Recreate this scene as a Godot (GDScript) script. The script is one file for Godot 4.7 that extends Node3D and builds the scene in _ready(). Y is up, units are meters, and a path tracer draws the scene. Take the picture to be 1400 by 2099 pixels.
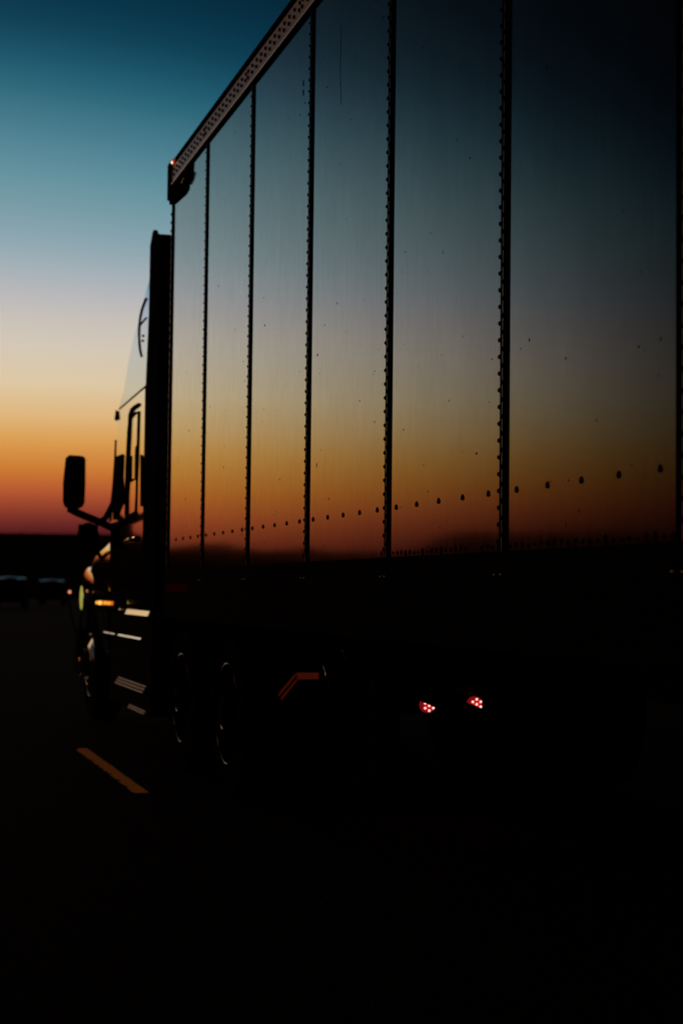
extends Node3D
# A highway at dusk: a black-sided box trailer behind a silver tractor, seen from the next lane.
# Road frame: X to the right, Y up, Z metres ahead of the camera (Godot -z); v() converts.

const TX := 1.975          # left side of the trailer
const CX := 3.275          # centre line of the truck
const ZF := 11.07          # front of the trailer
const PANEL := 1.22
const EYE := 1.21
var rng := RandomNumberGenerator.new()
var M := {}

func v(x: float, y: float, z: float) -> Vector3:
	return Vector3(x, y, -z)

# ---------------------------------------------------------------- helpers
func mat(called: String, lin: Color, rough := 0.5, metal := 0.0, spec := 0.5) -> StandardMaterial3D:
	var m := StandardMaterial3D.new()
	m.resource_name = called
	m.albedo_color = lin.linear_to_srgb()
	m.roughness = rough
	m.metallic = metal
	m.metallic_specular = spec
	m.cull_mode = BaseMaterial3D.CULL_DISABLED
	M[called] = m
	return m

func glow(called: String, lin: Color, emit: Color, energy: float) -> StandardMaterial3D:
	var m := mat(called, lin, 0.25)
	m.emission_enabled = true
	m.emission = emit.linear_to_srgb()
	m.emission_energy_multiplier = energy
	return m

func begin(smooth := false) -> SurfaceTool:
	var st := SurfaceTool.new()
	st.begin(Mesh.PRIMITIVE_TRIANGLES)
	st.set_smooth_group(0 if smooth else -1)
	return st

func tri(st: SurfaceTool, a: Vector3, b: Vector3, c: Vector3, out: Vector3, ua := Vector2.ZERO, ub := Vector2.ZERO, uc := Vector2.ZERO) -> void:
	# front faces run clockwise: the normal is (c-a) x (b-a)
	if (c - a).cross(b - a).dot(out) < 0.0:
		var t := b
		b = c
		c = t
		var u := ub
		ub = uc
		uc = u
	st.set_uv(ua); st.add_vertex(a)
	st.set_uv(ub); st.add_vertex(b)
	st.set_uv(uc); st.add_vertex(c)

func quad(st: SurfaceTool, a: Vector3, b: Vector3, c: Vector3, d: Vector3, out: Vector3) -> void:
	tri(st, a, b, c, out, Vector2(0, 0), Vector2(1, 0), Vector2(1, 1))
	tri(st, a, c, d, out, Vector2(0, 0), Vector2(1, 1), Vector2(0, 1))

func box(st: SurfaceTool, x0: float, x1: float, y0: float, y1: float, z0: float, z1: float) -> void:
	var p := [v(x0, y0, z0), v(x1, y0, z0), v(x1, y1, z0), v(x0, y1, z0), v(x0, y0, z1), v(x1, y0, z1), v(x1, y1, z1), v(x0, y1, z1)]
	quad(st, p[0], p[1], p[2], p[3], v(0, 0, -1))
	quad(st, p[4], p[5], p[6], p[7], v(0, 0, 1))
	quad(st, p[0], p[3], p[7], p[4], v(-1, 0, 0))
	quad(st, p[1], p[2], p[6], p[5], v(1, 0, 0))
	quad(st, p[3], p[2], p[6], p[7], v(0, 1, 0))
	quad(st, p[0], p[1], p[5], p[4], v(0, -1, 0))

# a polygon of (Z, Y) points extruded from x0 to x1
func slab(st: SurfaceTool, pts: PackedVector2Array, x0: float, x1: float) -> void:
	var idx := Geometry2D.triangulate_polygon(pts)
	for k in range(0, idx.size(), 3):
		for s in [[x0, -1.0], [x1, 1.0]]:
			var x: float = s[0]
			tri(st, v(x, pts[idx[k]].y, pts[idx[k]].x), v(x, pts[idx[k + 1]].y, pts[idx[k + 1]].x), v(x, pts[idx[k + 2]].y, pts[idx[k + 2]].x), v(s[1], 0, 0))
	var ccw := not Geometry2D.is_polygon_clockwise(pts)
	for k in pts.size():
		var a := pts[k]
		var b := pts[(k + 1) % pts.size()]
		var n := Vector2(b.y - a.y, a.x - b.x) * (1.0 if ccw else -1.0)
		quad(st, v(x0, a.y, a.x), v(x1, a.y, a.x), v(x1, b.y, b.x), v(x0, b.y, b.x), v(0, n.y, n.x))

# a polygon of (X, Y) points extruded from z0 to z1
func beam(st: SurfaceTool, pts: PackedVector2Array, z0: float, z1: float) -> void:
	var idx := Geometry2D.triangulate_polygon(pts)
	for k in range(0, idx.size(), 3):
		for s in [[z0, -1.0], [z1, 1.0]]:
			var z: float = s[0]
			tri(st, v(pts[idx[k]].x, pts[idx[k]].y, z), v(pts[idx[k + 1]].x, pts[idx[k + 1]].y, z), v(pts[idx[k + 2]].x, pts[idx[k + 2]].y, z), v(0, 0, s[1]))
	var ccw := not Geometry2D.is_polygon_clockwise(pts)
	for k in pts.size():
		var a := pts[k]
		var b := pts[(k + 1) % pts.size()]
		var n := Vector2(b.y - a.y, a.x - b.x) * (1.0 if ccw else -1.0)
		quad(st, v(a.x, a.y, z0), v(b.x, b.y, z0), v(b.x, b.y, z1), v(a.x, a.y, z1), v(n.x, n.y, 0))

func tube(st: SurfaceTool, pts: Array, r: float, seg := 8) -> void:
	var rings := []
	for k in pts.size():
		var d: Vector3 = (pts[min(k + 1, pts.size() - 1)] - pts[max(k - 1, 0)]).normalized()
		var up := Vector3.UP if absf(d.y) < 0.9 else Vector3.RIGHT
		var a := d.cross(up).normalized()
		var b := a.cross(d).normalized()
		var ring := []
		for j in seg:
			var t := TAU * j / seg
			ring.append(pts[k] + (a * cos(t) + b * sin(t)) * r)
		rings.append(ring)
	for k in pts.size() - 1:
		for j in seg:
			var n := (j + 1) % seg
			var mid: Vector3 = (rings[k][j] + rings[k][n]) * 0.5 - pts[k]
			quad(st, rings[k][j], rings[k][n], rings[k + 1][n], rings[k + 1][j], mid)
	for e in [0, pts.size() - 1]:
		for j in seg:
			tri(st, pts[e], rings[e][j], rings[e][(j + 1) % seg], pts[e] - pts[1 if e == 0 else e - 1])

# a profile of (radius, x) points turned round the axle along X
func lathe(st: SurfaceTool, prof: Array, c: Vector3, side: float, seg := 36) -> void:
	for k in prof.size() - 1:
		var a: Vector2 = prof[k]
		var b: Vector2 = prof[k + 1]
		for j in seg:
			var t0 := TAU * j / seg
			var t1 := TAU * (j + 1) / seg
			var d0 := Vector3(0, cos(t0), sin(t0))
			var d1 := Vector3(0, cos(t1), sin(t1))
			var out := d0 * (a.y - b.y) * -1.0 + Vector3(side, 0, 0) * (b.x - a.x)
			out = -out
			var ax := Vector3(side * a.y, 0, 0)
			var bx := Vector3(side * b.y, 0, 0)
			if a.x < 1e-5:
				tri(st, c + ax, c + bx + d0 * b.x, c + bx + d1 * b.x, out)
			elif b.x < 1e-5:
				tri(st, c + bx, c + ax + d0 * a.x, c + ax + d1 * a.x, out)
			else:
				quad(st, c + ax + d0 * a.x, c + ax + d1 * a.x, c + bx + d1 * b.x, c + bx + d0 * b.x, out)

# a small dome whose flat side faces -n
func dome(st: SurfaceTool, c: Vector3, n: Vector3, r: float, h: float, seg := 7, stretch := 1.0, drop := 0.0) -> void:
	var up := Vector3.UP if absf(n.y) < 0.9 else Vector3.RIGHT
	var a := up.cross(n).normalized()
	var b := n.cross(a).normalized()
	var tip := c + n * h
	for j in seg:
		var t0 := TAU * j / seg
		var t1 := TAU * (j + 1) / seg
		var d0 := a * cos(t0) + b * (sin(t0) * stretch + drop * pow(maxf(sin(t0), 0.0), 5.0))
		var d1 := a * cos(t1) + b * (sin(t1) * stretch + drop * pow(maxf(sin(t1), 0.0), 5.0))
		var out := (d0 + d1) * 0.5 + n * 0.3
		quad(st, c + d0 * r, c + d1 * r, c + d1 * r * 0.72 + n * h * 0.72, c + d0 * r * 0.72 + n * h * 0.72, out)
		tri(st, tip, c + d0 * r * 0.72 + n * h * 0.72, c + d1 * r * 0.72 + n * h * 0.72, n)

func ball(st: SurfaceTool, c: Vector3, rx: float, ry: float, rz: float, seg := 12) -> void:
	var rows := seg / 2
	var at := func(i: int, j: int) -> Vector3:
		var p := PI * i / rows
		var t := TAU * j / seg
		return Vector3(sin(p) * cos(t) * rx, cos(p) * ry, sin(p) * sin(t) * rz)
	for i in rows:
		for j in seg:
			var a: Vector3 = at.call(i, j)
			var b: Vector3 = at.call(i, j + 1)
			var cc: Vector3 = at.call(i + 1, j + 1)
			var d: Vector3 = at.call(i + 1, j)
			var out := a + b + cc + d
			if i == 0:
				tri(st, c + a, c + cc, c + d, out)
			elif i == rows - 1:
				tri(st, c + a, c + b, c + cc, out)
			else:
				quad(st, c + a, c + b, c + cc, c + d, out)

func obj(called: String, st: SurfaceTool, material: Material, parent: Node3D = self) -> MeshInstance3D:
	st.generate_normals()
	var o := MeshInstance3D.new()
	o.name = called
	o.mesh = st.commit()
	o.material_override = material
	parent.add_child(o, true)
	if parent != self:
		var off := Vector3.ZERO
		var n: Node = parent
		while n != self:
			off += (n as Node3D).position
			n = n.get_parent()
		o.position = -off
	return o

func thing(called: String, label: String, category: String, at: Vector3) -> Node3D:
	var o := Node3D.new()
	o.name = called
	o.position = at
	o.set_meta("label", label)
	o.set_meta("category", category)
	add_child(o, true)
	return o

# ---------------------------------------------------------------- sky
const SKY := [  # elevation in degrees, then sRGB
	[-90.0, 8, 5, 6], [-0.5, 34, 12, 16], [0.0, 44, 14, 20], [1.2, 58, 17, 24], [1.97, 84, 28, 30], [2.38, 117, 46, 39], [2.88, 153, 67, 44], [3.38, 182, 90, 50], [3.8, 196, 110, 50], [4.2, 206, 127, 56],
	[5.03, 218, 156, 82], [5.85, 222, 180, 124], [7.0, 221, 199, 164], [8.3, 210, 198, 182], [9.1, 201, 193, 184], [9.95, 186, 184, 186], [10.9, 164, 176, 183],
	[11.89, 140, 166, 176], [12.85, 122, 157, 168], [13.96, 102, 147, 160], [15.2, 80, 132, 148], [16.3, 60, 115, 133], [17.1, 42, 101, 121], [17.88, 29, 86, 108], [19.1, 14, 64, 85],
	[20.0, 9, 53, 73], [22.0, 4, 36, 53], [27.0, 2, 22, 36], [40.0, 1, 15, 28], [90.0, 1, 10, 22]]

func sky_at(elev: float) -> Color:
	for k in range(1, SKY.size()):
		if elev <= SKY[k][0]:
			var a: Array = SKY[k - 1]
			var b: Array = SKY[k]
			var t: float = (elev - a[0]) / (b[0] - a[0])
			var ca := Color(a[1] / 255.0, a[2] / 255.0, a[3] / 255.0)
			var cb := Color(b[1] / 255.0, b[2] / 255.0, b[3] / 255.0)
			return ca.lerp(cb, t).srgb_to_linear()
	return Color.BLACK

func make_sky() -> Sky:
	var w := 256
	var h := 2048
	var data := PackedFloat32Array()
	data.resize(w * h * 3)
	var at := 0
	for r in h:
		var elev := 90.0 - 180.0 * (r + 0.5) / h
		var rest := 0.05 + 0.12 * smoothstep(8.0, 20.0, elev) + 0.83 * smoothstep(20.0, 75.0, elev)
		for k in w:
			var az := 360.0 * (k + 0.5) / w
			# the glow stands as an arch over the place where the sun has set, a little left of straight ahead
			var off := absf(wrapf(az + 1.0, -180.0, 180.0))
			var near := exp(-pow(wrapf(az + 12.0, -180.0, 180.0) / 11.0, 2.0))
			var c := sky_at(elev * (1.0 + (0.05 + 0.15 * smoothstep(7.0, 15.0, elev)) * minf(pow(off / 25.0, 2.0), 4.0)) + 1.5 * near * exp(-elev / 4.0) if elev > 0.0 else elev)
			var f := rest + (1.0 - rest) * exp(-pow(off / 22.6, 5.0)) * (1.0 + 0.15 * near)
			# hazier and less blue over the place of the sunset
			var pale := 0.36 * exp(-pow(wrapf(az + 18.0, -180.0, 180.0) / 14.0, 2.0)) * smoothstep(7.5, 13.0, elev)
			var lum := c.r * 0.25 + c.g * 0.55 + c.b * 0.20
			c = c.lerp(Color(lum * 1.02, lum * 1.02, lum * 0.92), pale)
			var ember := near * exp(-maxf(elev, 0.0) / 3.0)
			c.g *= 1.0 + 0.12 * ember
			c.b *= 1.0 - 0.5 * ember
			data[at] = c.r * f
			data[at + 1] = c.g * f
			data[at + 2] = c.b * f
			at += 3
	var img := Image.create_from_data(w, h, false, Image.FORMAT_RGBF, data.to_byte_array())
	var pm := PanoramaSkyMaterial.new()
	pm.panorama = ImageTexture.create_from_image(img)
	var s := Sky.new()
	s.sky_material = pm
	return s

# ---------------------------------------------------------------- textures
func panel_textures() -> Array:
	var n := FastNoiseLite.new()
	n.seed = 11
	n.frequency = 0.02
	n.fractal_octaves = 4
	var w := 512
	var rough := Image.create(w, w, false, Image.FORMAT_RGB8)
	var film := Image.create(w, w, false, Image.FORMAT_RGB8)
	for y in w:
		for x in w:
			var streak := n.get_noise_2d(x * 4.0, y * 0.25)
			var cloud := n.get_noise_2d(x * 1.3 + 700.0, y * 0.8)
			var g := clampf(0.80 + streak * 0.22 + cloud * 0.12, 0.0, 1.0)
			rough.set_pixel(x, y, Color(g, g, g))
			var fine := n.get_noise_2d(x * 17.0 + 40.0, y * 1.1) * 0.5 + n.get_noise_2d(x * 2.0, y * 21.0 + 900.0) * 0.25
			var grime := clampf(0.86 + streak * 0.10 + cloud * 0.10 + fine * 0.16, 0.0, 1.0)
			film.set_pixel(x, y, Color(grime, 1.0, 0.0))
	return [ImageTexture.create_from_image(rough), ImageTexture.create_from_image(film)]

func speckle(seed_: int, lo: Color, hi: Color, freq: float) -> ImageTexture:
	var n := FastNoiseLite.new()
	n.seed = seed_
	n.frequency = freq
	n.fractal_octaves = 5
	n.fractal_gain = 0.75
	var img := Image.create(256, 256, false, Image.FORMAT_RGB8)
	for y in 256:
		for x in 256:
			var t := clampf(0.5 + n.get_noise_2d(x, y) * 1.1, 0.0, 1.0)
			img.set_pixel(x, y, lo.lerp(hi, t).linear_to_srgb())
	return ImageTexture.create_from_image(img)

func materials() -> void:
	var t := panel_textures()
	var m := mat("panel_paint", Color(0.006, 0.006, 0.006), 0.11, 0.0, 1.0)
	m.roughness_texture = t[0]
	m.roughness_texture_channel = BaseMaterial3D.TEXTURE_CHANNEL_RED
	m.clearcoat_enabled = true
	m.clearcoat = 1.0
	m.clearcoat_roughness = 0.055
	m.clearcoat_texture = t[1]
	mat("joint_black", Color(0.004, 0.004, 0.004), 0.9, 0.0, 0.04)
	mat("rivet_dark", Color(0.006, 0.005, 0.005), 0.8, 0.0, 0.05)
	mat("joint_metal", Color(0.20, 0.15, 0.12), 0.35, 1.0)
	mat("warm_lip", Color(0.55, 0.36, 0.25), 0.38, 1.0)
	mat("rail_metal", Color(0.42, 0.36, 0.35), 0.42, 1.0)
	mat("dark_steel", Color(0.004, 0.004, 0.004), 0.85, 0.0, 0.05)
	mat("rubber", Color(0.003, 0.003, 0.003), 0.9, 0.0, 0.04)
	mat("matte_black", Color(0.004, 0.004, 0.004), 0.95, 0.0, 0.04)
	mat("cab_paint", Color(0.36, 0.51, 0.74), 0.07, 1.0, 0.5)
	mat("door_paint", Color(0.60, 0.60, 0.62), 0.07, 1.0, 0.5)
	mat("hood_paint", Color(0.60, 0.60, 0.60), 0.08, 1.0, 0.5)
	mat("black_plastic", Color(0.004, 0.004, 0.004), 0.8, 0.0, 0.06)
	mat("dark_glass", Color(0.003, 0.003, 0.003), 0.08, 0.0, 0.12)
	mat("polished", Color(0.75, 0.72, 0.70), 0.16, 1.0)
	mat("step_metal", Color(0.19, 0.10, 0.06), 0.42, 1.0)
	mat("chrome", Color(0.7, 0.7, 0.72), 0.1, 1.0)
	mat("dull_red_steel", Color(0.34, 0.08, 0.035), 0.6, 0.0, 0.2)
	mat("mud", Color(0.006, 0.005, 0.004), 0.95, 0.0, 0.03)
	mat("red_tape", Color(0.05, 0.004, 0.003), 0.8, 0.0, 0.02)
	mat("tinted_window", Color(0.12, 0.25, 0.40), 0.12, 1.0)
	mat("car_paint", Color(0.008, 0.009, 0.012), 0.2, 0.0, 0.4)
	glow("red_lens", Color(0.25, 0.01, 0.01), Color(0.17, 0.003, 0.004), 1.0)
	glow("red_led", Color(0.8, 0.5, 0.45), Color(1.0, 0.60, 0.54), 1.3)
	glow("amber_lens", Color(0.3, 0.1, 0.01), Color(0.55, 0.10, 0.004), 1.0)
	glow("amber_led", Color(0.8, 0.5, 0.2), Color(1.0, 0.62, 0.12), 1.2)
	glow("amber_led_dim", Color(0.8, 0.4, 0.1), Color(0.85, 0.38, 0.03), 1.0)
	glow("pole_lamp", Color(0.5, 0.2, 0.1), Color(0.75, 0.26, 0.12), 1.0)
	glow("top_lamp", Color(0.8, 0.6, 0.4), Color(1.0, 0.8, 0.5), 1.2)
	glow("top_lens", Color(0.2, 0.01, 0.01), Color(0.18, 0.012, 0.008), 1.0)
	glow("head_lens", Color(0.3, 0.3, 0.15), Color(0.40, 0.40, 0.07), 0.8)
	mat("car_lamp", Color(0.03, 0.002, 0.002), 0.2)
	var a := mat("asphalt", Color(1, 1, 1), 0.95, 0.0, 0.05)
	a.albedo_texture = speckle(3, Color(0.003, 0.003, 0.003), Color(0.013, 0.0125, 0.012), 0.09)
	a.uv1_triplanar = true
	a.uv1_world_triplanar = true
	a.uv1_scale = Vector3(0.7, 0.7, 0.7)
	var p := mat("lane_paint", Color(1, 1, 1), 0.9, 0.0, 0.1)
	p.albedo_texture = speckle(5, Color(0.30, 0.11, 0.02), Color(1.0, 0.60, 0.17), 0.22)
	p.uv1_triplanar = true
	p.uv1_world_triplanar = true
	p.uv1_scale = Vector3(1.3, 1.3, 1.3)
	mat("field", Color(0.006, 0.007, 0.004), 1.0, 0.0, 0.0)
	mat("hill", Color(0.010, 0.011, 0.008), 1.0, 0.0, 0.0)
	mat("foliage", Color(0.012, 0.014, 0.008), 1.0, 0.0, 0.0)

# ---------------------------------------------------------------- setting
func bend(z: float) -> float:   # the road swings to the right far ahead
	return 0.0 if z < 30.0 else pow(z - 30.0, 2.0) / 900.0

func setting() -> void:
	var st := begin()
	quad(st, v(-3000, 0, -200), v(3000, 0, -200), v(3000, 0, 4000), v(-3000, 0, 4000), Vector3.UP)
	obj("ground", st, M.field).set_meta("kind", "structure")
	st = begin()
	var z := -60.0
	while z < 200.0:
		var n := z + (30.0 if z < 0.0 else 10.0)
		quad(st, v(-5.5 + bend(z), 0.004, z), v(8.6 + bend(z), 0.004, z), v(8.6 + bend(n), 0.004, n), v(-5.5 + bend(n), 0.004, n), Vector3.UP)
		z = n
	var road := obj("road", st, M.asphalt)
	road.set_meta("kind", "structure")
	for k in 9:   # dashes 3 m long, 12 m apart
		var z0 := 9.78 + 11.95 * k
		st = begin()
		rng.seed = 300 + k
		var edge := []
		for i in 41:
			edge.append([rng.randf_range(-0.004, 0.004), rng.randf_range(-0.004, 0.004)])
		for i in 40:   # short strips with a ragged edge, here and there chipped
			var za := z0 + 0.07 * i
			var zb := za + 0.07
			var chip := 0.0 if rng.randf() < 0.88 else rng.randf_range(0.006, 0.022)
			var xa := 1.578 + bend(za)
			var xb := 1.578 + bend(zb)
			quad(st, v(xa + edge[i][0] + chip, 0.008, za), v(xa + 0.09 + edge[i][1], 0.008, za), v(xb + 0.09 + edge[i + 1][1], 0.008, zb), v(xb + edge[i + 1][0] + chip, 0.008, zb), Vector3.UP)
		obj("lane_marking", st, M.lane_paint, road)
	# long low ridge ahead, its top at 1.85 degrees
	st = begin(true)
	var nz := FastNoiseLite.new()
	nz.seed = 4
	nz.frequency = 0.02
	var row := []
	for k in 161:
		var az := deg_to_rad(-80.0 + k)
		var d := 900.0
		var top := EYE + d * tan(deg_to_rad(1.83 + 0.05 * nz.get_noise_1d(k * 3.0) - 0.95 * smoothstep(-4.0, -16.0, rad_to_deg(az))))
		row.append([v(sin(az) * (d - 420.0), -1.0, cos(az) * (d - 420.0)), v(sin(az) * (d - 120.0), top * 0.8, cos(az) * (d - 120.0)), v(sin(az) * d, top, cos(az) * d), v(sin(az) * (d + 500.0), -1.0, cos(az) * (d + 500.0))])
	for k in 160:
		for i in 3:
			quad(st, row[k][i], row[k][i + 1], row[k + 1][i + 1], row[k + 1][i], Vector3.UP)
	obj("hills", st, M.hill).set_meta("kind", "structure")
	# a far belt of trees along the left, seen only in the trailer's side, and along the ridge ahead
	st = begin()
	rng.seed = 21
	for k in 2200:
		var deg := rng.randf_range(-34.0, -7.0)
		var lift := 1.38 + 0.28 * exp(-pow((deg + 11.0) / 1.0, 2.0)) + 0.16 * exp(-pow((deg + 14.2) / 0.4, 2.0)) + 0.75 * smoothstep(-17.6, -19.6, deg) + 0.12 * nz.get_noise_1d(deg * 60.0)
		var d := rng.randf_range(280.0, 320.0)
		var top := EYE + d * tan(deg_to_rad(lift))
		var r := rng.randf_range(0.8, 1.7)
		var y := top - r - rng.randf() * rng.randf() * (top - r)
		var a := deg_to_rad(deg)
		ball(st, v(sin(a) * d, y, cos(a) * d), r * 1.5, r, r * 1.5, 6)
	for k in 420:
		var deg := rng.randf_range(2.0, 14.0)
		var d := rng.randf_range(880.0, 905.0)
		var top := EYE + d * tan(deg_to_rad(1.86 + 0.02 * nz.get_noise_1d(deg * 90.0)))
		var r := rng.randf_range(1.4, 3.0)
		var a := deg_to_rad(deg)
		ball(st, v(sin(a) * d, top - r - rng.randf() * 1.5, cos(a) * d), r * 1.8, r, r, 6)
	var trees := obj("distant_trees", st, M.foliage)
	trees.set_meta("kind", "stuff")
	trees.set_meta("label", "black far-off tree belt along the skyline beyond the road")
	trees.set_meta("category", "trees")

# ---------------------------------------------------------------- trailer
func trailer() -> void:
	var t := thing("semi_trailer", "tall dark box trailer with riveted glossy side panels reflecting the sunset", "trailer", v(CX, 0, 3.0))
	var rear := ZF - 16.1
	var right := 2.0 * CX - TX
	var st := begin()
	box(st, TX + 0.012, right - 0.012, 1.22, 4.09, rear, ZF - 0.012)
	obj("box_body", st, M.matte_black, t)
	for k in 13:
		var zl := ZF - PANEL * k
		var za := zl - 0.046 if k > 0 else zl - 0.05
		var zb := zl - PANEL + 0.038
		# the glossy sheet
		st = begin()
		sheet_face(st, maxf(zb, rear), za, k)
		var sheet := obj("side_panel", st, M.panel_paint, t)
		if k < 6:
			specks(sheet, za, zb, k)
	for k in range(1, 8):
		var z0 := ZF - PANEL * k
		# lap with a row of rivets, then the dark joint with a thin ridge
		st = begin()
		box(st, TX - 0.002, TX + 0.01, 1.30, 3.93, z0 + 0.0125, z0 + 0.0375)
		if k == 6:
			st = begin()
			box(st, TX - 0.002, TX + 0.01, 1.30, 3.93, z0 - 0.06, z0 - 0.05)
		var lap := obj("panel_lap", st, M.panel_paint, t)
		st = begin()
		beam(st, PackedVector2Array([Vector2(TX + 0.011, 1.30), Vector2(TX + 0.011, 3.93), Vector2(TX - 0.006, 3.93), Vector2(TX - 0.006, 1.30)]), z0 - 0.0455, z0 + 0.012)
		var joint := obj("panel_joint", st, M.joint_black, t)
		st = begin()
		box(st, TX - 0.0085, TX - 0.005, 1.34, 3.93, z0 - 0.017, z0 - 0.013)
		obj("ridge", st, M.joint_metal, joint)
		st = begin(true)
		var st2 := begin(true)
		var y := 1.375
		while y < 3.94:
			dome(st, v(TX - 0.002, y, z0 + (0.025 if k != 6 else -0.055)), v(-1, 0, 0), 0.0085, 0.0065)
			dome(st2, v(TX - 0.006, y + 0.02, z0 - 0.0175), v(-1, 0, 0), 0.009, 0.007)
			y += 0.0545
		obj("rivets", st, M.rivet_dark, lap).set_meta("kind", "stuff")
		obj("rivets", st2, M.rivet_dark, joint).set_meta("kind", "stuff")
		# two bright bolts on the bottom rail under each joint
		for s in [-0.03, 0.025]:
			st = begin(true)
			dome(st, v(TX - 0.013, 1.266, z0 + s), v(-1, 0, 0), 0.008, 0.007)
			obj("rail_bolt", st, M.joint_metal, t)
	# five big dome bolts on each panel, low on the side
	for k in 6:
		for j in 5:
			var zc := ZF - PANEL * k - 0.122 - 0.244 * j
			st = begin(true)
			dome(st, v(TX - 0.0005, 1.532, zc), v(-1, 0, 0), 0.0085, 0.0065, 12, 1.0, 0.8)
			obj("side_bolt", st, M.rivet_dark, t)
	# top rail: roof edge, riveted band, bright lip
	st = begin()
	beam(st, PackedVector2Array([Vector2(TX - 0.018, 4.067), Vector2(TX - 0.016, 4.104), Vector2(TX + 0.002, 4.118), Vector2(TX + 0.06, 4.121), Vector2(TX + 0.06, 4.067)]), rear, ZF - 0.03)
	obj("roof_edge", st, M.matte_black, t)
	st = begin()
	beam(st, PackedVector2Array([Vector2(TX - 0.014, 3.953), Vector2(TX - 0.012, 4.0665), Vector2(TX + 0.011, 4.0665), Vector2(TX + 0.011, 3.953)]), rear, ZF - 0.03)
	var band := obj("top_rail", st, M.rail_metal, t)
	st = begin()
	beam(st, PackedVector2Array([Vector2(TX - 0.0185, 3.9455), Vector2(TX - 0.0200, 3.9525), Vector2(TX + 0.01, 3.9525), Vector2(TX + 0.01, 3.9455)]), rear, ZF - 0.03)
	obj("rail_lip", st, M.warm_lip, band)
	st = begin()
	box(st, TX - 0.013, TX + 0.011, 3.934, 3.945, rear, ZF - 0.03)
	obj("rail_seal", st, M.joint_black, band)
	st = begin(true)
	var zr := ZF - 0.07
	var count := 0
	while zr > 4.6:
		dome(st, v(TX - 0.013, 4.030, zr), v(-1, 0, 0), 0.0120, 0.009)
		dome(st, v(TX - 0.014, 3.996, zr + 0.006), v(-1, 0, 0), 0.0120, 0.009)
		count += 1
		zr -= 0.1 if count % 12 != 0 else 0.055
	obj("rivets", st, M.rivet_dark, band).set_meta("kind", "stuff")
	st = begin()
	box(st, TX + 0.02, right - 0.02, 4.088, 4.112, rear, ZF - 0.03)
	obj("roof", st, M.matte_black, t)
	# front corner: post, plate and hook, marker lamp
	st = begin(true)
	var arc := []
	for k in 7:
		var a := PI * 0.5 * k / 6.0
		arc.append(Vector2(TX + 0.046 - 0.052 * cos(a), ZF - 0.05 + 0.052 * sin(a)))
	arc.push_front(Vector2(TX - 0.006, ZF - 0.085))
	for k in arc.size() - 1:
		quad(st, v(arc[k].x, 1.05, arc[k].y), v(arc[k].x, 4.08, arc[k].y), v(arc[k + 1].x, 4.08, arc[k + 1].y), v(arc[k + 1].x, 1.05, arc[k + 1].y), v(-1, 0, 1))
	var post := obj("corner_post", st, M.warm_lip, t)
	st = begin()
	box(st, TX - 0.010, TX - 0.001, 1.1, 3.95, ZF - 0.095, ZF - 0.075)
	obj("post_edge", st, M.joint_black, post)
	st = begin(true)
	var yp := 1.14
	while yp < 3.8:
		dome(st, v(TX - 0.006, yp, ZF - 0.052), v(-1, 0, 0.3).normalized(), 0.011, 0.008)
		yp += 0.058
	obj("rivets", st, M.rivet_dark, post).set_meta("kind", "stuff")
	st = begin()
	slab(st, PackedVector2Array([Vector2(11.085, 3.99), Vector2(11.085, 3.86), Vector2(11.05, 3.82), Vector2(10.97, 3.812), Vector2(10.60, 3.79), Vector2(10.50, 3.80), Vector2(10.47, 3.845), Vector2(10.40, 3.85), Vector2(10.36, 3.88), Vector2(10.345, 3.935), Vector2(10.345, 3.955), Vector2(10.9, 3.955)]), TX - 0.017, TX + 0.004)
	var plate := obj("corner_plate", st, M.matte_black, t)
	st = begin()
	slab(st, PackedVector2Array([Vector2(11.10, 4.10), Vector2(11.10, 3.86), Vector2(11.04, 3.86), Vector2(11.00, 4.00), Vector2(10.98, 4.11)]), TX - 0.026, TX + 0.02)
	obj("corner_cap", st, M.matte_black, plate)
	st = begin(true)
	tube(st, [v(TX - 0.026, 3.92, 10.46), v(TX - 0.036, 3.89, 10.42), v(TX - 0.03, 3.862, 10.44), v(TX - 0.03, 3.845, 10.52)], 0.008)
	obj("hook", st, M.joint_metal, plate)
	st = begin(true)
	ball(st, v(TX - 0.018, 4.078, 10.90), 0.016, 0.024, 0.05)
	var lens := obj("marker_light", st, M.top_lens, t)
	st = begin(true)
	ball(st, v(TX - 0.034, 4.070, 10.885), 0.009, 0.010, 0.012)
	obj("bulb", st, M.top_lamp, lens)
	# bottom rail with its bolts and tape
	st = begin()
	beam(st, PackedVector2Array([Vector2(TX - 0.012, 1.02), Vector2(TX - 0.012, 1.332), Vector2(TX - 0.007, 1.340), Vector2(TX + 0.012, 1.340), Vector2(TX + 0.012, 1.02)]), rear, ZF - 0.005)
	var rail := obj("bottom_rail", st, M.dark_steel, t)
	st = begin(true)
	var zt := 6.25
	while zt > 3.3:
		if rng.randf() < 0.93:
			dome(st, v(TX - 0.0008, 1.358 + rng.randf_range(-0.003, 0.004), zt), v(-1, 0, 0), rng.randf_range(0.004, 0.009), 0.003, 7, rng.randf_range(0.8, 2.0))
		zt -= 0.05
	obj("rail_rivets", st, M.rivet_dark, rail).set_meta("kind", "stuff")
	st = begin()
	box(st, TX - 0.009, TX + 0.004, 1.3405, 1.3425, rear, ZF - 0.1)
	obj("rail_top_lip", st, M.joint_black, rail)
	for k in 1:
		st = begin()
		box(st, TX - 0.0135, TX - 0.0121, 1.195, 1.245, ZF - 0.85 - 3.66 * k, ZF - 0.1 - 3.66 * k)
		obj("reflective_tape", st, M.red_tape, rail)
	# under the floor
	st = begin()
	box(st, TX + 0.02, right - 0.02, 1.10, 1.215, rear, ZF - 0.05)
	obj("floor_frame", st, M.dark_steel, t)
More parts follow.
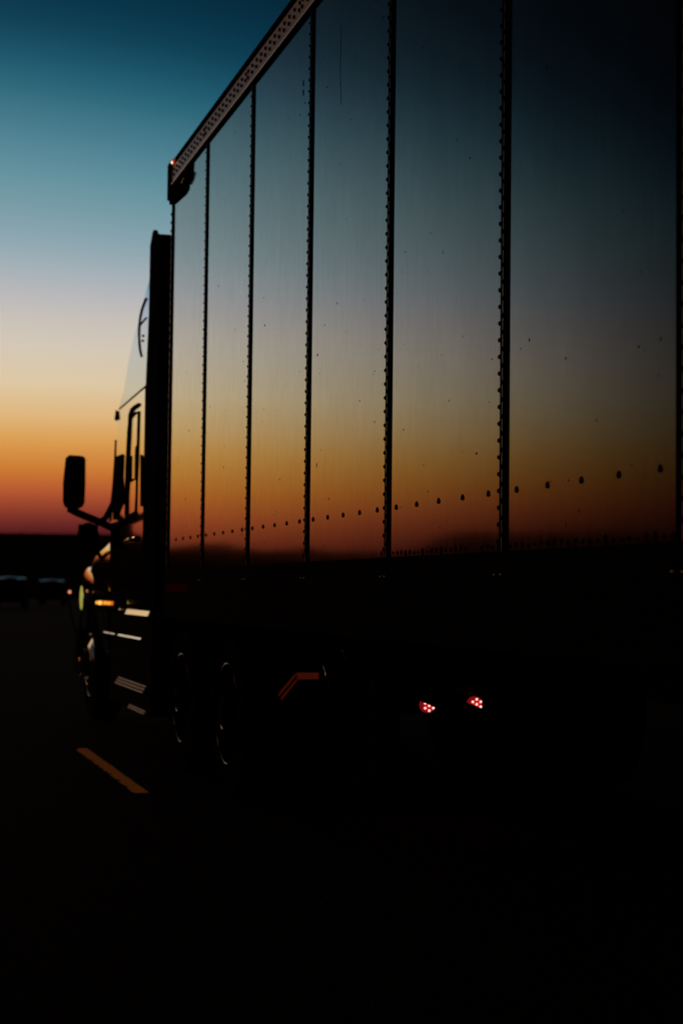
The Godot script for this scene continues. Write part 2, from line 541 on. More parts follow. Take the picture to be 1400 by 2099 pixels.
	for s in [TX + 0.36, right - 0.36]:
		st = begin()
		box(st, s - 0.06, s + 0.06, 0.36, 1.099, 7.28, 7.42)
		box(st, s - 0.13, s + 0.13, 0.32, 0.36, 7.2, 7.5)
		obj("landing_leg", st, M.dark_steel, t)
	st = begin()
	slab(st, PackedVector2Array([Vector2(7.40, 0.780), Vector2(7.40, 0.712), Vector2(6.15, 0.625), Vector2(6.15, 0.690)]), 2.50, 2.53)
	obj("landing_brace", st, M.dark_steel, t)
	st = begin()
	slab(st, PackedVector2Array([Vector2(8.99, 0.635), Vector2(8.90, 0.605), Vector2(8.56, 0.735), Vector2(8.62, 0.765)]), 2.245, 2.275)
	slab(st, PackedVector2Array([Vector2(8.60, 0.772), Vector2(8.545, 0.738), Vector2(8.14, 0.762), Vector2(8.14, 0.795)]), 2.245, 2.275)
	slab(st, PackedVector2Array([Vector2(8.99, 0.618), Vector2(8.965, 0.610), Vector2(8.585, 0.748), Vector2(8.61, 0.757)]), 2.235, 2.246)
	obj("bent_bracket", st, M.dull_red_steel, t)
	for h in [[0.868, 8.101, 0.80, 8.01, 0.729, 7.95], [0.958, 7.751, 0.915, 7.70, 0.881, 7.663]]:
		st = begin(true)
		tube(st, [v(2.25, h[0], h[1]), v(2.243, h[2], h[3]), v(2.25, h[4], h[5])], 0.003, 6)
		obj("air_hose", st, M.chrome, t)

func sheet_face(st: SurfaceTool, z0: float, z1: float, k: int) -> void:
	# thin sheet metal pulls a fraction of a millimetre out of true between its rivets
	st.set_smooth_group(0)
	var n := FastNoiseLite.new()
	n.seed = 50 + k
	n.frequency = 1.1
	n.fractal_octaves = 2
	var nx := 12
	var ny := 30
	var pts := []
	var uvs := []
	for j in ny + 1:
		for i in nx + 1:
			var a := float(i) / nx
			var b := float(j) / ny
			var z := lerpf(z0, z1, a)
			var y := lerpf(1.30, 3.97, b)
			var hold := sin(PI * a) * sin(PI * b)
			pts.append(v(TX - 0.0006 * hold * n.get_noise_2d(z * 1.3, y), y, z))
			uvs.append(Vector2(a * 0.8 + 0.37 * k, b * 1.5))
	for j in ny:
		for i in nx:
			var p := j * (nx + 1) + i
			var q := p + nx + 1
			tri(st, pts[p], pts[p + 1], pts[q + 1], v(-1, 0, 0), uvs[p], uvs[p + 1], uvs[q + 1])
			tri(st, pts[p], pts[q + 1], pts[q], v(-1, 0, 0), uvs[p], uvs[q + 1], uvs[q])
	st.set_smooth_group(-1)
	box(st, TX + 0.002, TX + 0.010, 1.30, 3.97, z0, z1)

func specks(sheet: Node3D, za: float, zb: float, k: int) -> void:
	rng.seed = 100 + k
	var st := begin()
	for i in 34:
		var low := rng.randf() < 0.6
		var y := rng.randf_range(1.4, 2.3) if low else rng.randf_range(2.2, 3.85)
		var z := rng.randf_range(zb + 0.05, za - 0.05)
		var r := rng.randf_range(0.0010, 0.0034) * (1.5 if rng.randf() < 0.15 else 1.0)
		var tall := rng.randf_range(0.6, 2.2)
		var wide := rng.randf_range(0.9, 2.2)
		var c := v(TX - 0.0012, y, z)
		var pts := []
		for j in 7:
			var a := TAU * j / 7.0
			var q := r * rng.randf_range(0.6, 1.3)
			pts.append(v(TX - 0.0006, y + sin(a) * q * tall, z + cos(a) * q * wide))
		for j in 7:
			tri(st, c, pts[j], pts[(j + 1) % 7], v(-1, 0, 0))
	if k == 3:
		tube(st, [v(TX - 0.0006, 3.70, 6.91), v(TX - 0.0006, 3.50, 6.92), v(TX - 0.0006, 3.34, 6.90)], 0.0007, 4)
	if k == 2:
		for y in [3.645, 3.60]:
			tube(st, [v(TX - 0.0006, y, 7.56), v(TX - 0.0006, y - 0.028, 7.56)], 0.003, 5)
	obj("mud_specks", st, M.mud, sheet).set_meta("kind", "stuff")

# ---------------------------------------------------------------- tractor
func side_x(z: float) -> float:
	return 2.045 + 0.05 * clampf((z - 12.5) / 1.6, 0.0, 1.0)

# horizontal outlines stacked upwards: [y, back z, z where the side ends, depth of the nose, inset]
func stack(st: SurfaceTool, rows: Array) -> void:
	var rings := []
	for r in rows:
		var half := []
		var zb: float = r[1]
		var zs: float = r[2]
		for i in 7:
			var z := lerpf(zb, zs, i / 6.0)
			half.append(Vector2(side_x(z) + r[4], z))
		var x0: float = side_x(zs) + r[4]
		for i in range(1, 21):
			var a := PI * 0.5 * pow(i / 20.0, 1.5)
			half.append(Vector2(CX - (CX - x0) * cos(a), zs + float(r[3]) * sin(a)))
		var ring := []
		for p in half:
			ring.append(v(p.x, r[0], p.y))
		for i in range(half.size() - 2, -1, -1):
			ring.append(v(2.0 * CX - half[i].x, r[0], half[i].y))
		rings.append(ring)
	for k in rings.size() - 1:
		var mid := v(CX, rows[k][0], rows[k][1] + 0.4)
		for j in rings[k].size() - 1:
			var out: Vector3 = rings[k][j] - mid
			out.y = 0.0
			quad(st, rings[k][j], rings[k][j + 1], rings[k + 1][j + 1], rings[k + 1][j], out)
	st.set_smooth_group(1)
	for e in [0, rings.size() - 1]:
		var ring: Array = rings[e]
		var c := v(CX, rows[e][0], (rows[e][1] + rows[e][2]) * 0.5)
		for j in ring.size():
			tri(st, c, ring[j], ring[(j + 1) % ring.size()], Vector3.UP if e > 0 else Vector3.DOWN)
	st.set_smooth_group(2)
	for k in rings.size() - 1:
		quad(st, rings[k][0], rings[k][-1], rings[k + 1][-1], rings[k + 1][0], v(0, 0, -1))

func on_side(y: float, z: float, proud := 0.0) -> Vector3:
	return v(side_x(z) - proud, y, z)

func wheel(t: Node3D, z: float, face: float, side: float, dual: bool) -> void:
	var w := Node3D.new()
	w.name = "wheel"
	w.position = v(face, 0.5, z) - t.position
	t.add_child(w, true)
	var c := v(face, 0.5, z)
	var st := begin(true)
	lathe(st, [Vector2(0.29, -0.02), Vector2(0.31, 0.0), Vector2(0.40, 0.006), Vector2(0.475, -0.012), Vector2(0.498, -0.05), Vector2(0.50, -0.14), Vector2(0.498, -0.22), Vector2(0.47, -0.26), Vector2(0.30, -0.25)], c, side)
	obj("tyre", st, M.rubber, w)
	if dual:
		st = begin(true)
		lathe(st, [Vector2(0.29, -0.34), Vector2(0.40, -0.32), Vector2(0.475, -0.335), Vector2(0.498, -0.37), Vector2(0.498, -0.54), Vector2(0.47, -0.58), Vector2(0.30, -0.57)], c, side)
		obj("inner_tyre", st, M.rubber, w)
	st = begin(true)
	if dual:
		lathe(st, [Vector2(0.296, -0.017), Vector2(0.296, -0.004), Vector2(0.280, -0.004), Vector2(0.272, -0.03), Vector2(0.262, -0.13), Vector2(0.17, -0.145), Vector2(0.15, -0.14), Vector2(0.10, -0.13), Vector2(0.095, 0.02), Vector2(0.06, 0.03), Vector2(0.0, 0.03)], c, side)
	else:
		lathe(st, [Vector2(0.296, -0.017), Vector2(0.296, -0.004), Vector2(0.280, -0.004), Vector2(0.268, -0.03), Vector2(0.24, -0.02), Vector2(0.17, 0.02), Vector2(0.12, 0.025), Vector2(0.10, 0.08), Vector2(0.06, 0.10), Vector2(0.0, 0.105)], c, side)
	obj("rim", st, M.dark_rim if dual else M.chrome, w)
	for k in 10:
		var a := TAU * k / 10.0
		st = begin()
		dome(st, c + Vector3(side * (-0.142 if dual else 0.018), sin(a) * 0.143, cos(a) * 0.143), Vector3(side, 0, 0), 0.014, 0.03, 6)
		obj("lug_nut", st, M.dark_rim, w)

func tractor() -> void:
	mat("dark_rim", Color(0.025, 0.024, 0.024), 0.12, 1.0)
	var t := thing("truck_tractor", "silver sleeper-cab truck tractor with black mirrors coupled ahead of the trailer", "truck", v(CX, 0, 12.8))
	var st := begin(true)
	stack(st, [[1.04, 12.36, 14.50, 0.50, 0.01], [1.6, 12.36, 14.52, 0.52, 0.0], [1.88, 12.36, 14.50, 0.55, 0.0], [2.087, 12.36, 14.36, 0.56, 0.0], [2.336, 12.36, 14.27, 0.56, 0.0], [2.56, 12.36, 14.22, 0.56, 0.0], [2.735, 12.36, 14.19, 0.56, 0.0]])
	var cab := obj("cab_body", st, M.door_paint, t)
	st = begin(true)
	stack(st, [[2.755, 12.36, 14.13, 0.56, 0.0], [2.874, 12.36, 13.78, 0.6, 0.0], [2.98, 12.36, 13.64, 0.65, 0.0], [3.083, 12.36, 13.49, 0.7, 0.0], [3.24, 12.36, 13.15, 0.8, 0.0], [3.356, 12.36, 12.72, 0.8, 0.0], [3.48, 12.36, 12.52, 0.75, 0.004], [3.59, 12.36, 12.41, 0.7, 0.02], [3.68, 12.36, 12.38, 0.55, 0.12], [3.75, 12.36, 12.37, 0.35, 0.3]])
	var roof := obj("roof_fairing", st, M.cab_paint, t)
	st = begin()
	stack(st, [[2.7355, 12.365, 14.18, 0.55, 0.012], [2.7545, 12.365, 14.17, 0.55, 0.012]])
	obj("roof_seam", st, M.joint_black, roof)
	# outline of the side opening on the fairing, its bar and two studs
	st = begin(true)
	var pts := []
	for q in [[3.425, 12.50], [3.405, 12.62], [3.375, 12.73], [3.33, 12.82], [3.27, 12.87], [3.20, 12.875], [3.13, 12.84], [3.07, 12.79], [3.01, 12.70]]:
		pts.append(on_side(q[0], q[1], 0.002))
	tube(st, pts, 0.009)
	tube(st, [on_side(3.272, 12.86, 0.002), on_side(3.272, 12.47, 0.002)], 0.007)
	obj("fairing_outline", st, M.joint_black, roof)
	for q in [[3.158, 12.62], [3.122, 12.64]]:
		st = begin(true)
		dome(st, on_side(q[0], q[1]), v(-1, 0, 0), 0.012, 0.012)
		obj("stud", st, M.joint_black, roof)
	# rear wall and extenders
	st = begin()
	slab(st, PackedVector2Array([Vector2(12.355, 1.065), Vector2(12.355, 3.80), Vector2(12.26, 3.88), Vector2(12.26, 1.065)]), side_x(12.4), 2.0 * CX - side_x(12.4))
	obj("rear_wall", st, M.matte_black, t)
	for s in [0, 1]:
		var x := side_x(12.4) - 0.004
		st = begin()
		slab(st, PackedVector2Array([Vector2(12.45, 1.06), Vector2(12.45, 2.72), Vector2(12.42, 2.78), Vector2(12.245, 3.84), Vector2(12.225, 3.882), Vector2(12.18, 3.890), Vector2(12.145, 3.866), Vector2(12.08, 3.822), Vector2(12.02, 3.797), Vector2(11.95, 3.788), Vector2(11.88, 3.785), Vector2(11.88, 1.06)]), x if s == 0 else 2.0 * CX - x - 0.03, x + 0.03 if s == 0 else 2.0 * CX - x)
		obj("side_extender", st, M.matte_black, t)
	# door: window frame, pane, handles
	st = begin()
	slab(st, PackedVector2Array([Vector2(14.06, 2.70), Vector2(12.66, 2.70), Vector2(12.66, 1.16), Vector2(14.30, 1.16), Vector2(14.30, 1.95)]), side_x(13.4) - 0.016, side_x(13.4) + 0.05)
	st = begin(true)
	pts = []
	for q in [[2.642, 12.80], [2.648, 13.05], [2.645, 13.22], [2.615, 13.32], [2.50, 13.37], [2.21, 13.45], [1.95, 13.46], [1.81, 13.455], [1.765, 13.40]]:
		pts.append(on_side(q[0], q[1], 0.004))
	tube(st, pts, 0.017)
	var frame := obj("window_frame", st, M.joint_black, t)
	st = begin(true)
	pts = []
	for q in [[2.588, 13.27], [2.60, 13.0], [2.588, 12.785], [2.2, 12.825], [1.80, 12.875], [1.79, 13.2], [1.80, 13.44]]:
		pts.append(on_side(q[0], q[1], 0.004))
	tube(st, pts, 0.010)
	obj("window_seal", st, M.joint_black, frame)
	st = begin(true)
	tube(st, [on_side(1.80, 12.89, 0.006), on_side(1.79, 13.2, 0.006), on_side(1.79, 13.42, 0.006)], 0.018)
	obj("window_sill", st, M.joint_black, frame)
	st = begin()
	slab(st, PackedVector2Array([Vector2(14.12, 2.338), Vector2(13.80, 2.335), Vector2(13.75, 2.315), Vector2(13.77, 2.22), Vector2(13.80, 2.14), Vector2(13.72, 2.06), Vector2(13.64, 1.98), Vector2(13.63, 1.92), Vector2(13.80, 1.905), Vector2(13.98, 1.87), Vector2(14.22, 1.80), Vector2(14.24, 1.93)]), side_x(13.9) - 0.016, side_x(13.9) + 0.05)
	obj("quarter_window", st, M.joint_black, t)
	st = begin(true)
	tube(st, [on_side(2.345, 13.10, 0.03), on_side(2.335, 13.16, 0.03), on_side(2.28, 13.17, 0.03), on_side(2.09, 13.16, 0.03), on_side(2.075, 13.22, 0.0)], 0.012)
	var grab := obj("grab_handle", st, M.black_plastic, t)
	st = begin()
	slab(st, PackedVector2Array([Vector2(13.18, 2.275), Vector2(13.43, 2.28), Vector2(13.45, 2.02), Vector2(13.37, 1.975), Vector2(13.32, 2.07), Vector2(13.18, 2.085)]), side_x(13.3) - 0.008, side_x(13.3) + 0.03)
	obj("handle_plate", st, M.joint_black, grab)
	st = begin()
	slab(st, PackedVector2Array([Vector2(12.62, 2.24), Vector2(12.55, 2.22), Vector2(12.50, 1.84), Vector2(12.58, 1.84)]), side_x(12.55) - 0.007, side_x(12.55) + 0.02)
	obj("rear_seal", st, M.joint_black, t)
	st = begin(true)
	tube(st, [on_side(1.60, 12.75, 0.01), on_side(1.60, 13.2, 0.015), on_side(1.59, 13.4, 0.01)], 0.020)
	obj("door_handle", st, M.chrome, t)
	# dark pillar trim, windscreen and sun visor
	st = begin(true)
	var trim := [[1.80, 14.50, 0.55], [1.95, 14.46, 0.555], [2.087, 14.36, 0.56], [2.336, 14.27, 0.56], [2.50, 14.24, 0.56]]
	for k in trim.size() - 1:
		for i in 24:
			var q := []
			for e in [[k, i], [k, i + 1], [k + 1, i + 1], [k + 1, i]]:
				var r: Array = trim[e[0]]
				var start := 0.035 + 0.05 * clampf((r[0] - 1.95) / 0.55, 0.0, 1.0)
				var b: float = e[1] / 12.0 - 1.0
				var a := lerpf(PI * 0.5, start, pow(absf(b), 0.8)) if b < 0.0 else PI - lerpf(PI * 0.5, start, pow(b, 0.8))
				q.append(v(CX - (CX - side_x(r[1]) + 0.012) * cos(a), r[0], r[1] + (r[2] + 0.012) * sin(a)))
			quad(st, q[0], q[1], q[2], q[3], v(q[0].x - CX, 0, 1))
	obj("windscreen", st, M.joint_black, t)
	st = begin()
	for i in 16:
		var q := []
		for e in [[i, 0.016, 2.752], [i + 1, 0.016, 2.752], [i + 1, 0.026, 2.665], [i, 0.026, 2.665]]:
			var a := lerpf(0.05, PI - 0.05, e[0] / 16.0)
			q.append(v(CX - (CX - 2.095 + e[1]) * cos(a), e[2], 14.19 + (0.56 + e[1] * 2.0) * sin(a)))
		quad(st, q[0], q[1], q[2], q[3], v(q[0].x - CX, 0.4, 1))
	obj("sun_visor", st, M.black_plastic, t)
	# mirrors
	for s in [0, 1]:
		var f := func(x: float) -> float: return x if s == 0 else 2.0 * CX - x
		st = begin(true)
		var prof := []
		for q in [[1.668, 2.325], [1.69, 2.345], [1.78, 2.342], [1.815, 2.335], [1.828, 2.31], [1.83, 2.1], [1.826, 1.94], [1.81, 1.905], [1.77, 1.885], [1.70, 1.885], [1.665, 1.91], [1.652, 1.95], [1.650, 2.12]]:
			prof.append(Vector2(f.call(q[0]), q[1]))
		beam(st, PackedVector2Array(prof), 14.20, 14.30)
		var mc := v(f.call(1.74), 2.11, 14.38)
		for k in prof.size():
			var p0: Vector2 = prof[k]
			var p1: Vector2 = prof[(k + 1) % prof.size()]
			tri(st, mc, v(p0.x, p0.y, 14.30), v(p1.x, p1.y, 14.30), v(0, 0, 1))
		var house := obj("mirror", st, M.black_plastic, t)
		st = begin()
		slab(st, PackedVector2Array([Vector2(14.199, 2.30), Vector2(14.199, 1.93), Vector2(14.196, 1.93), Vector2(14.196, 2.30)]), minf(f.call(1.68), f.call(1.80)), maxf(f.call(1.68), f.call(1.80)))
		obj("mirror_glass", st, M.dark_glass, house)
		st = begin(true)
		tube(st, [v(f.call(1.70), 1.89, 14.25), v(f.call(1.76), 1.862, 14.27), v(f.call(1.85), 1.83, 14.32), v(f.call(1.98), 1.79, 14.42), v(f.call(2.11), 1.74, 14.5)], 0.034)
		obj("mirror_arm", st, M.black_plastic, house)
		st = begin(true)
		tube(st, [v(f.call(1.98), 1.775, 14.43), v(f.call(2.045), 1.83, 14.45), v(f.call(2.10), 1.95, 14.42)], 0.026)
		obj("mirror_bracket", st, M.black_plastic, house)
		st = begin(true)
		ball(st, v(f.call(1.965), 1.68, 15.0), 0.10, 0.125, 0.06, 16)
		box(st, f.call(1.965) - 0.085, f.call(1.965) + 0.085, 1.56, 1.785, 14.97, 15.03)
		var hm := obj("hood_mirror", st, M.black_plastic, t)
		st = begin(true)
		tube(st, [v(f.call(2.03), 1.58, 15.0), v(f.call(2.09), 1.48, 15.02), v(f.call(2.16), 1.40, 15.03)], 0.02)
		obj("mirror_arm", st, M.black_plastic, hm)
	# hood
	st = begin(true)
	stack(st, [[0.60, 14.62, 16.30, 0.35, 0.03], [0.95, 14.62, 16.32, 0.40, 0.0], [1.10, 14.60, 16.26, 0.42, -0.005], [1.204, 14.58, 16.14, 0.45, 0.0], [1.275, 14.56, 16.0, 0.5, 0.0], [1.354, 14.55, 15.83, 0.55, 0.0], [1.421, 14.54, 15.66, 0.6, 0.0], [1.483, 14.53, 15.47, 0.7, 0.0], [1.53, 14.53, 15.27, 0.75, 0.004], [1.56, 14.52, 15.02, 0.9, 0.012], [1.60, 14.52, 14.77, 1.0, 0.025], [1.69, 14.51, 14.68, 0.9, 0.08], [1.75, 14.50, 14.60, 0.7, 0.2]])
	obj("hood", st, M.hood_paint, t)
	for m in [1.0, -1.0]:
		st = begin(true)
		ball(st, v(CX - m * (CX - 2.115), 1.235, 15.95), 0.036, 0.18, 0.50, 20)
		obj("headlight_pod", st, M.hood_paint, t)
	st = begin(true)
	var flare := []
	for k in 13:
		var a := PI * k / 12.0
		flare.append([15.6 - 0.62 * cos(a), 0.50 + 0.60 * sin(a), 15.6 - 0.70 * cos(a), 0.50 + 0.68 * sin(a)])
	for m in [1.0, -1.0]:
		st = begin(true)
		for k in 12:
			var q := []
			for e in [flare[k], flare[k + 1]]:
				q.append([v(CX - m * (CX - 2.04), e[1], e[0]), v(CX - m * (CX - 2.075), e[3], e[2])])
			quad(st, q[0][0], q[0][1], q[1][1], q[1][0], v(-m, 0.3, 0))
		obj("fender_flare", st, M.black_plastic, t)
	st = begin()
	box(st, 2.12, 2.0 * CX - 2.12, 0.32, 0.86, 15.9, 16.62)
	box(st, 2.075, 2.0 * CX - 2.075, 0.38, 0.82, 16.25, 16.72)
	obj("bumper", st, M.black_plastic, t)
	for s in [0, 1]:
		var f := func(x: float) -> float: return x if s == 0 else 2.0 * CX - x
		st = begin(true)
		ball(st, v(f.call(2.108), 1.115, 16.5), 0.013, 0.12, 0.10, 14)
		obj("headlight", st, M.head_lens, t)
	# marker on a slim pole at the bumper corner
	st = begin(true)
	tube(st, [v(2.06, 0.78, 16.50), v(2.0, 1.0, 16.5), v(1.99, 1.155, 16.5)], 0.008, 6)
	var pole := obj("guide_pole", st, M.black_plastic, t)
	st = begin(true)
	ball(st, v(1.99, 1.172, 16.5), 0.018, 0.018, 0.018)
	obj("pole_light", st, M.pole_lamp, pole)
	st = begin()
	box(st, 2.062, 2.12, 1.03, 1.14, 13.65, 14.66)
	obj("signal_bezel", st, M.matte_black, t)
	# amber turn signal on the trailing edge of the front fender
	st = begin()
	var L := [v(1.99, 1.085, 14.61), v(2.055, 1.085, 14.03)]
	quad(st, L[0] + Vector3(0, 0.017, 0), L[1] + Vector3(0, 0.017, 0), L[1] - Vector3(0, 0.017, 0), L[0] - Vector3(0, 0.017, 0), v(-1, 0, -0.2))
	var back := [v(2.10, 1.085, 14.61), v(2.10, 1.085, 14.03)]
	for sgn in [1.0, -1.0]:
		var h := Vector3(0, 0.017 * sgn, 0)
		quad(st, L[0] + h, L[1] + h, back[1] + h, back[0] + h, Vector3(0, sgn, 0))
	quad(st, L[0] + Vector3(0, 0.017, 0), back[0] + Vector3(0, 0.017, 0), back[0] - Vector3(0, 0.017, 0), L[0] - Vector3(0, 0.017, 0), v(0, 0, 1))
	quad(st, L[1] + Vector3(0, 0.017, 0), back[1] + Vector3(0, 0.017, 0), back[1] - Vector3(0, 0.017, 0), L[1] - Vector3(0, 0.017, 0), v(0, 0, -1))
	var turn := obj("turn_signal", st, M.amber_lens, t)
	for q in [[0.12, 0.014, 0], [0.30, 0.019, 1], [0.62, 0.016, 0], [0.82, 0.015, 0]]:
		st = begin(true)
		var c: Vector3 = L[0].lerp(L[1], q[0]) + v(-0.006, 0, 0)
		ball(st, c, 0.012, q[1], 0.05)
		obj("lamp_cell", st, M.amber_led if q[2] == 1 else M.amber_led_dim, turn)
	# skirts, steps and trim
	st = begin()
	beam(st, PackedVector2Array([Vector2(2.09, 0.26), Vector2(2.09, 1.0), Vector2(2.13, 1.02), Vector2(2.6, 1.02), Vector2(2.6, 0.26)]), 12.25, 14.35)
	obj("chassis_skirt", st, M.black_plastic, t)
	st = begin()
	beam(st, PackedVector2Array([Vector2(2.0 * CX - 2.09, 0.26), Vector2(2.0 * CX - 2.09, 1.0), Vector2(2.0 * CX - 2.13, 1.02), Vector2(2.0 * CX - 2.6, 1.02), Vector2(2.0 * CX - 2.6, 0.26)]), 12.25, 14.35)
	obj("chassis_skirt", st, M.black_plastic, t)
	st = begin()
	beam(st, PackedVector2Array([Vector2(2.040, 1.008), Vector2(2.0555, 1.046), Vector2(2.09, 1.046), Vector2(2.09, 1.0)]), 12.16, 13.25)
	obj("step_top", st, M.polished, t)
	st = begin(true)
	ball(st, v(2.055, 1.03, 13.56), 0.02, 0.025, 0.05)
	obj("fuel_cap", st, M.polished, t)
	st = begin()
	beam(st, PackedVector2Array([Vector2(2.060, 0.822), Vector2(2.068, 0.835), Vector2(2.092, 0.835), Vector2(2.092, 0.822)]), 12.60, 13.75)
	beam(st, PackedVector2Array([Vector2(2.062, 0.824), Vector2(2.067, 0.832), Vector2(2.092, 0.832), Vector2(2.092, 0.824)]), 13.95, 14.6)
	obj("skirt_trim", st, M.polished, t)
	st = begin()
	for k in 3:
		var y := 0.428 + 0.021 * k
		var x := 2.050 + 0.012 * k
		beam(st, PackedVector2Array([Vector2(x, y), Vector2(x + 0.005, y + 0.009), Vector2(2.10, y + 0.009), Vector2(2.10, y)]), 12.41, 13.8)
	obj("upper_step", st, M.step_metal, t)
	st = begin()
	for k in 2:
		var y := 0.275 + 0.016 * k
		var x := 2.050 + 0.010 * k
		beam(st, PackedVector2Array([Vector2(x, y), Vector2(x + 0.004, y + 0.007), Vector2(2.10, y + 0.007), Vector2(2.10, y)]), 12.33, 13.1)
	obj("lower_step", st, M.step_metal, t)
	# frame, wheels, tail
	st = begin()
	for x in [CX - 0.43, CX + 0.37]:
		box(st, x, x + 0.06, 0.72, 0.98, 8.5, 15.9)
	box(st, CX - 0.37, CX + 0.37, 0.74, 0.96, 8.5, 8.58)
	obj("frame_rails", st, M.dark_steel, t)
	st = begin()
	box(st, CX - 0.45, CX + 0.45, 0.985, 1.08, 9.7, 10.7)
	obj("fifth_wheel", st, M.dark_steel, t)
	for z in [10.87, 9.45]:
		wheel(t, z, 2.05, -1.0, true)
		wheel(t, z, 2.0 * CX - 2.05, 1.0, true)
	wheel(t, 15.6, 2.08, -1.0, false)
	wheel(t, 15.6, 2.0 * CX - 2.08, 1.0, false)
	for x in [2.32, 2.0 * CX - 2.92]:
		st = begin()
		box(st, x, x + 0.6, 0.22, 0.92, 8.86, 8.872)
		obj("mud_flap", st, M.rubber, t)
	st = begin()
	box(st, 2.78, CX + 0.5, 0.66, 0.71, 8.45, 8.49)
	obj("light_bar", st, M.dark_steel, t)
	for x in [2.930, 3.200]:
		var c := v(x, 0.609 if x > 3.0 else 0.604, 8.42)
		st = begin(true)
		var seg := 20
		for j in seg:
			var a0 := TAU * j / seg
			var a1 := TAU * (j + 1) / seg
			var d0 := Vector3(cos(a0), sin(a0), 0)
			var d1 := Vector3(cos(a1), sin(a1), 0)
			quad(st, c + d0 * 0.040, c + d1 * 0.040, c + d1 * 0.033 + v(0, 0, -0.014), c + d0 * 0.033 + v(0, 0, -0.014), d0 + v(0, 0, -0.5))
			tri(st, c + v(0, 0, -0.019), c + d0 * 0.033 + v(0, 0, -0.014), c + d1 * 0.033 + v(0, 0, -0.014), v(0, 0, -1))
			quad(st, c + d0 * 0.040, c + d1 * 0.040, c + d1 * 0.040 + v(0, 0, 0.03), c + d0 * 0.040 + v(0, 0, 0.03), d0)
		var lamp := obj("tail_light", st, M.red_lens, t)
		for k in 7:
			var a := PI * 0.5 + TAU * k / 6.0
			var o := Vector3.ZERO if k == 6 else Vector3(cos(a), sin(a), 0) * 0.0265
			st = begin(true)
			ball(st, c + o + v(0, 0, -0.018), 0.0075, 0.0068, 0.005, 10)
			obj("diode", st, M.red_led, lamp)
		var l := OmniLight3D.new()
		l.name = "tail_glow"
		l.light_color = Color(1.0, 0.12, 0.1)
		l.light_energy = 0.004
		l.light_size = 0.04
		l.omni_range = 30.0
		l.omni_attenuation = 2.0
		l.shadow_enabled = true
		l.position = c + v(0, 0, -0.06)
		add_child(l, true)

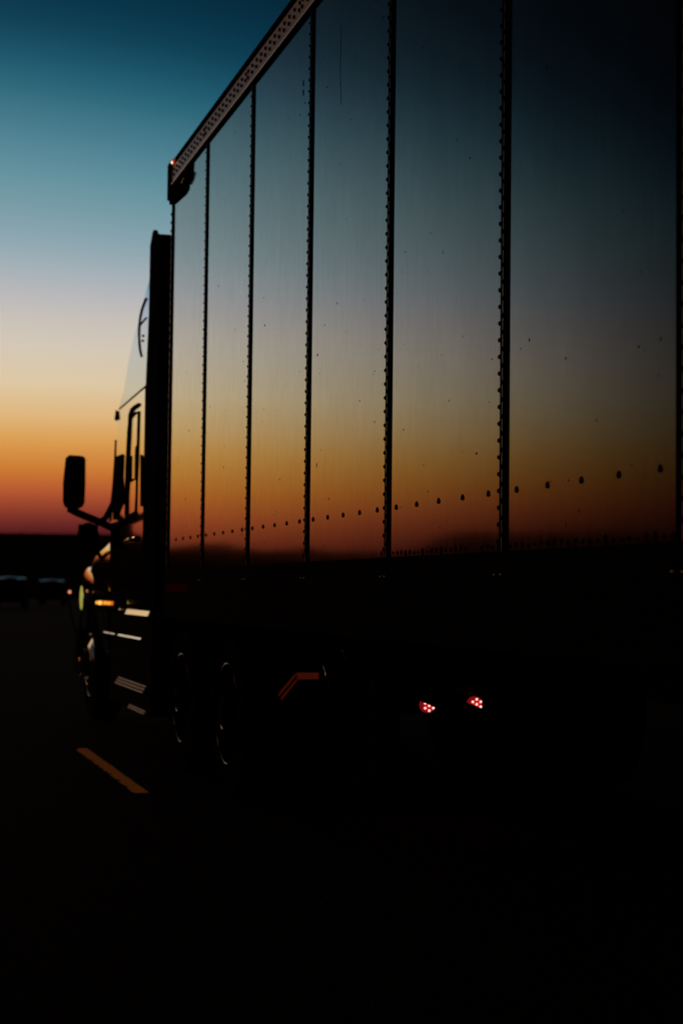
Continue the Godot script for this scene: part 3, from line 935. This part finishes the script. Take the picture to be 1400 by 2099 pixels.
# ---------------------------------------------------------------- cars far ahead
func car(at: Vector3, turn: float, label: String) -> void:
	var o := thing("passenger_car", label, "car", at)
	o.set_meta("group", "cars far ahead on the bend")
	var st := begin()
	var side := PackedVector2Array([Vector2(-2.2, 0.35), Vector2(-2.25, 0.75), Vector2(-2.2, 1.08), Vector2(-2.05, 1.15), Vector2(-1.65, 1.70), Vector2(-1.1, 1.78), Vector2(0.1, 1.76), Vector2(0.95, 1.12), Vector2(2.0, 0.85), Vector2(2.2, 0.6), Vector2(2.2, 0.35)])
	var shift := func(s: SurfaceTool, called: String, m: Material, parent: Node3D) -> MeshInstance3D:
		s.generate_normals()
		var n := MeshInstance3D.new()
		n.name = called
		n.mesh = s.commit()
		n.material_override = m
		parent.add_child(n, true)
		return n
	slab(st, side, -0.88, 0.88)
	var body: MeshInstance3D = shift.call(st, "body", M.car_paint, o)
	st = begin()
	quad(st, v(-0.62, 1.22, -2.005), v(0.62, 1.22, -2.005), v(0.52, 1.62, -1.715), v(-0.52, 1.62, -1.715), v(0, 1, -1))
	shift.call(st, "rear_window", M.dark_glass, o)
	st = begin(true)
	ball(st, v(0.02, 1.735, -1.35), 0.36, 0.085, 0.34, 14)
	shift.call(st, "roof_spoiler", M.tinted_window, o)
	for s in [-1.0, 1.0]:
		st = begin()
		box(st, s * 0.7 - 0.13, s * 0.7 + 0.13, 0.78, 0.90, -2.27, -2.20)
		shift.call(st, "tail_light", M.car_lamp, o)
		for z in [-1.35, 1.35]:
			st = begin(true)
			lathe(st, [Vector2(0.0, 0.01), Vector2(0.2, 0.01), Vector2(0.30, 0.0), Vector2(0.33, -0.03), Vector2(0.33, -0.2)], v(s * 0.89, 0.33, z), s, 20)
			shift.call(st, "wheel", M.rubber, o)
	o.rotation.y = turn

# ---------------------------------------------------------------- main
func _ready() -> void:
	rng.seed = 7
	var cam := Camera3D.new()
	cam.name = "camera"
	cam.near = 0.05
	cam.far = 6000.0
	var ca := CameraAttributesPhysical.new()
	ca.frustum_focal_length = 38.84
	ca.exposure_aperture = 2.0
	ca.frustum_focus_distance = 6.6
	ca.frustum_near = 0.05
	ca.frustum_far = 6000.0
	cam.attributes = ca
	var yaw := 0.28166931
	var pitch := 0.04765358
	var roll := 0.01098734
	var f := Vector3(sin(yaw) * cos(pitch), sin(pitch), -cos(yaw) * cos(pitch))
	var r := Vector3(cos(yaw), 0, sin(yaw))
	var u := r.cross(f)
	cam.transform = Transform3D(Basis(r * cos(roll) + u * sin(roll), u * cos(roll) - r * sin(roll), -f), Vector3(0, EYE, 0))
	add_child(cam)
	cam.current = true
	var we := WorldEnvironment.new()
	we.name = "environment"
	var env := Environment.new()
	env.background_mode = Environment.BG_SKY
	env.sky = make_sky()
	env.tonemap_mode = Environment.TONE_MAPPER_LINEAR
	env.tonemap_exposure = 1.0
	env.sdfgi_enabled = true
	env.ssao_enabled = true
	env.ssil_enabled = true
	we.environment = env
	add_child(we)
	# the last of the afterglow, low on the left
	var sun := DirectionalLight3D.new()
	sun.name = "afterglow"
	sun.light_color = Color(1.0, 0.66, 0.42)
	sun.light_energy = 0.11
	sun.light_angular_distance = 14.0
	sun.shadow_enabled = true
	var az := deg_to_rad(-66.0)
	var el := deg_to_rad(27.0)
	var from := Vector3(sin(az) * cos(el), sin(el), -cos(az) * cos(el))
	sun.look_at_from_position(from * 50.0, Vector3.ZERO, Vector3.UP)
	add_child(sun)
	materials()
	setting()
	trailer()
	tractor()
	car(v(8.35, 0.006, 97.0), -0.15, "dark car nearest the left edge of the picture, far ahead on the road")
	car(v(13.55, 0.006, 122.0), -0.2, "farther dark car just left of the truck's front corner marker light")
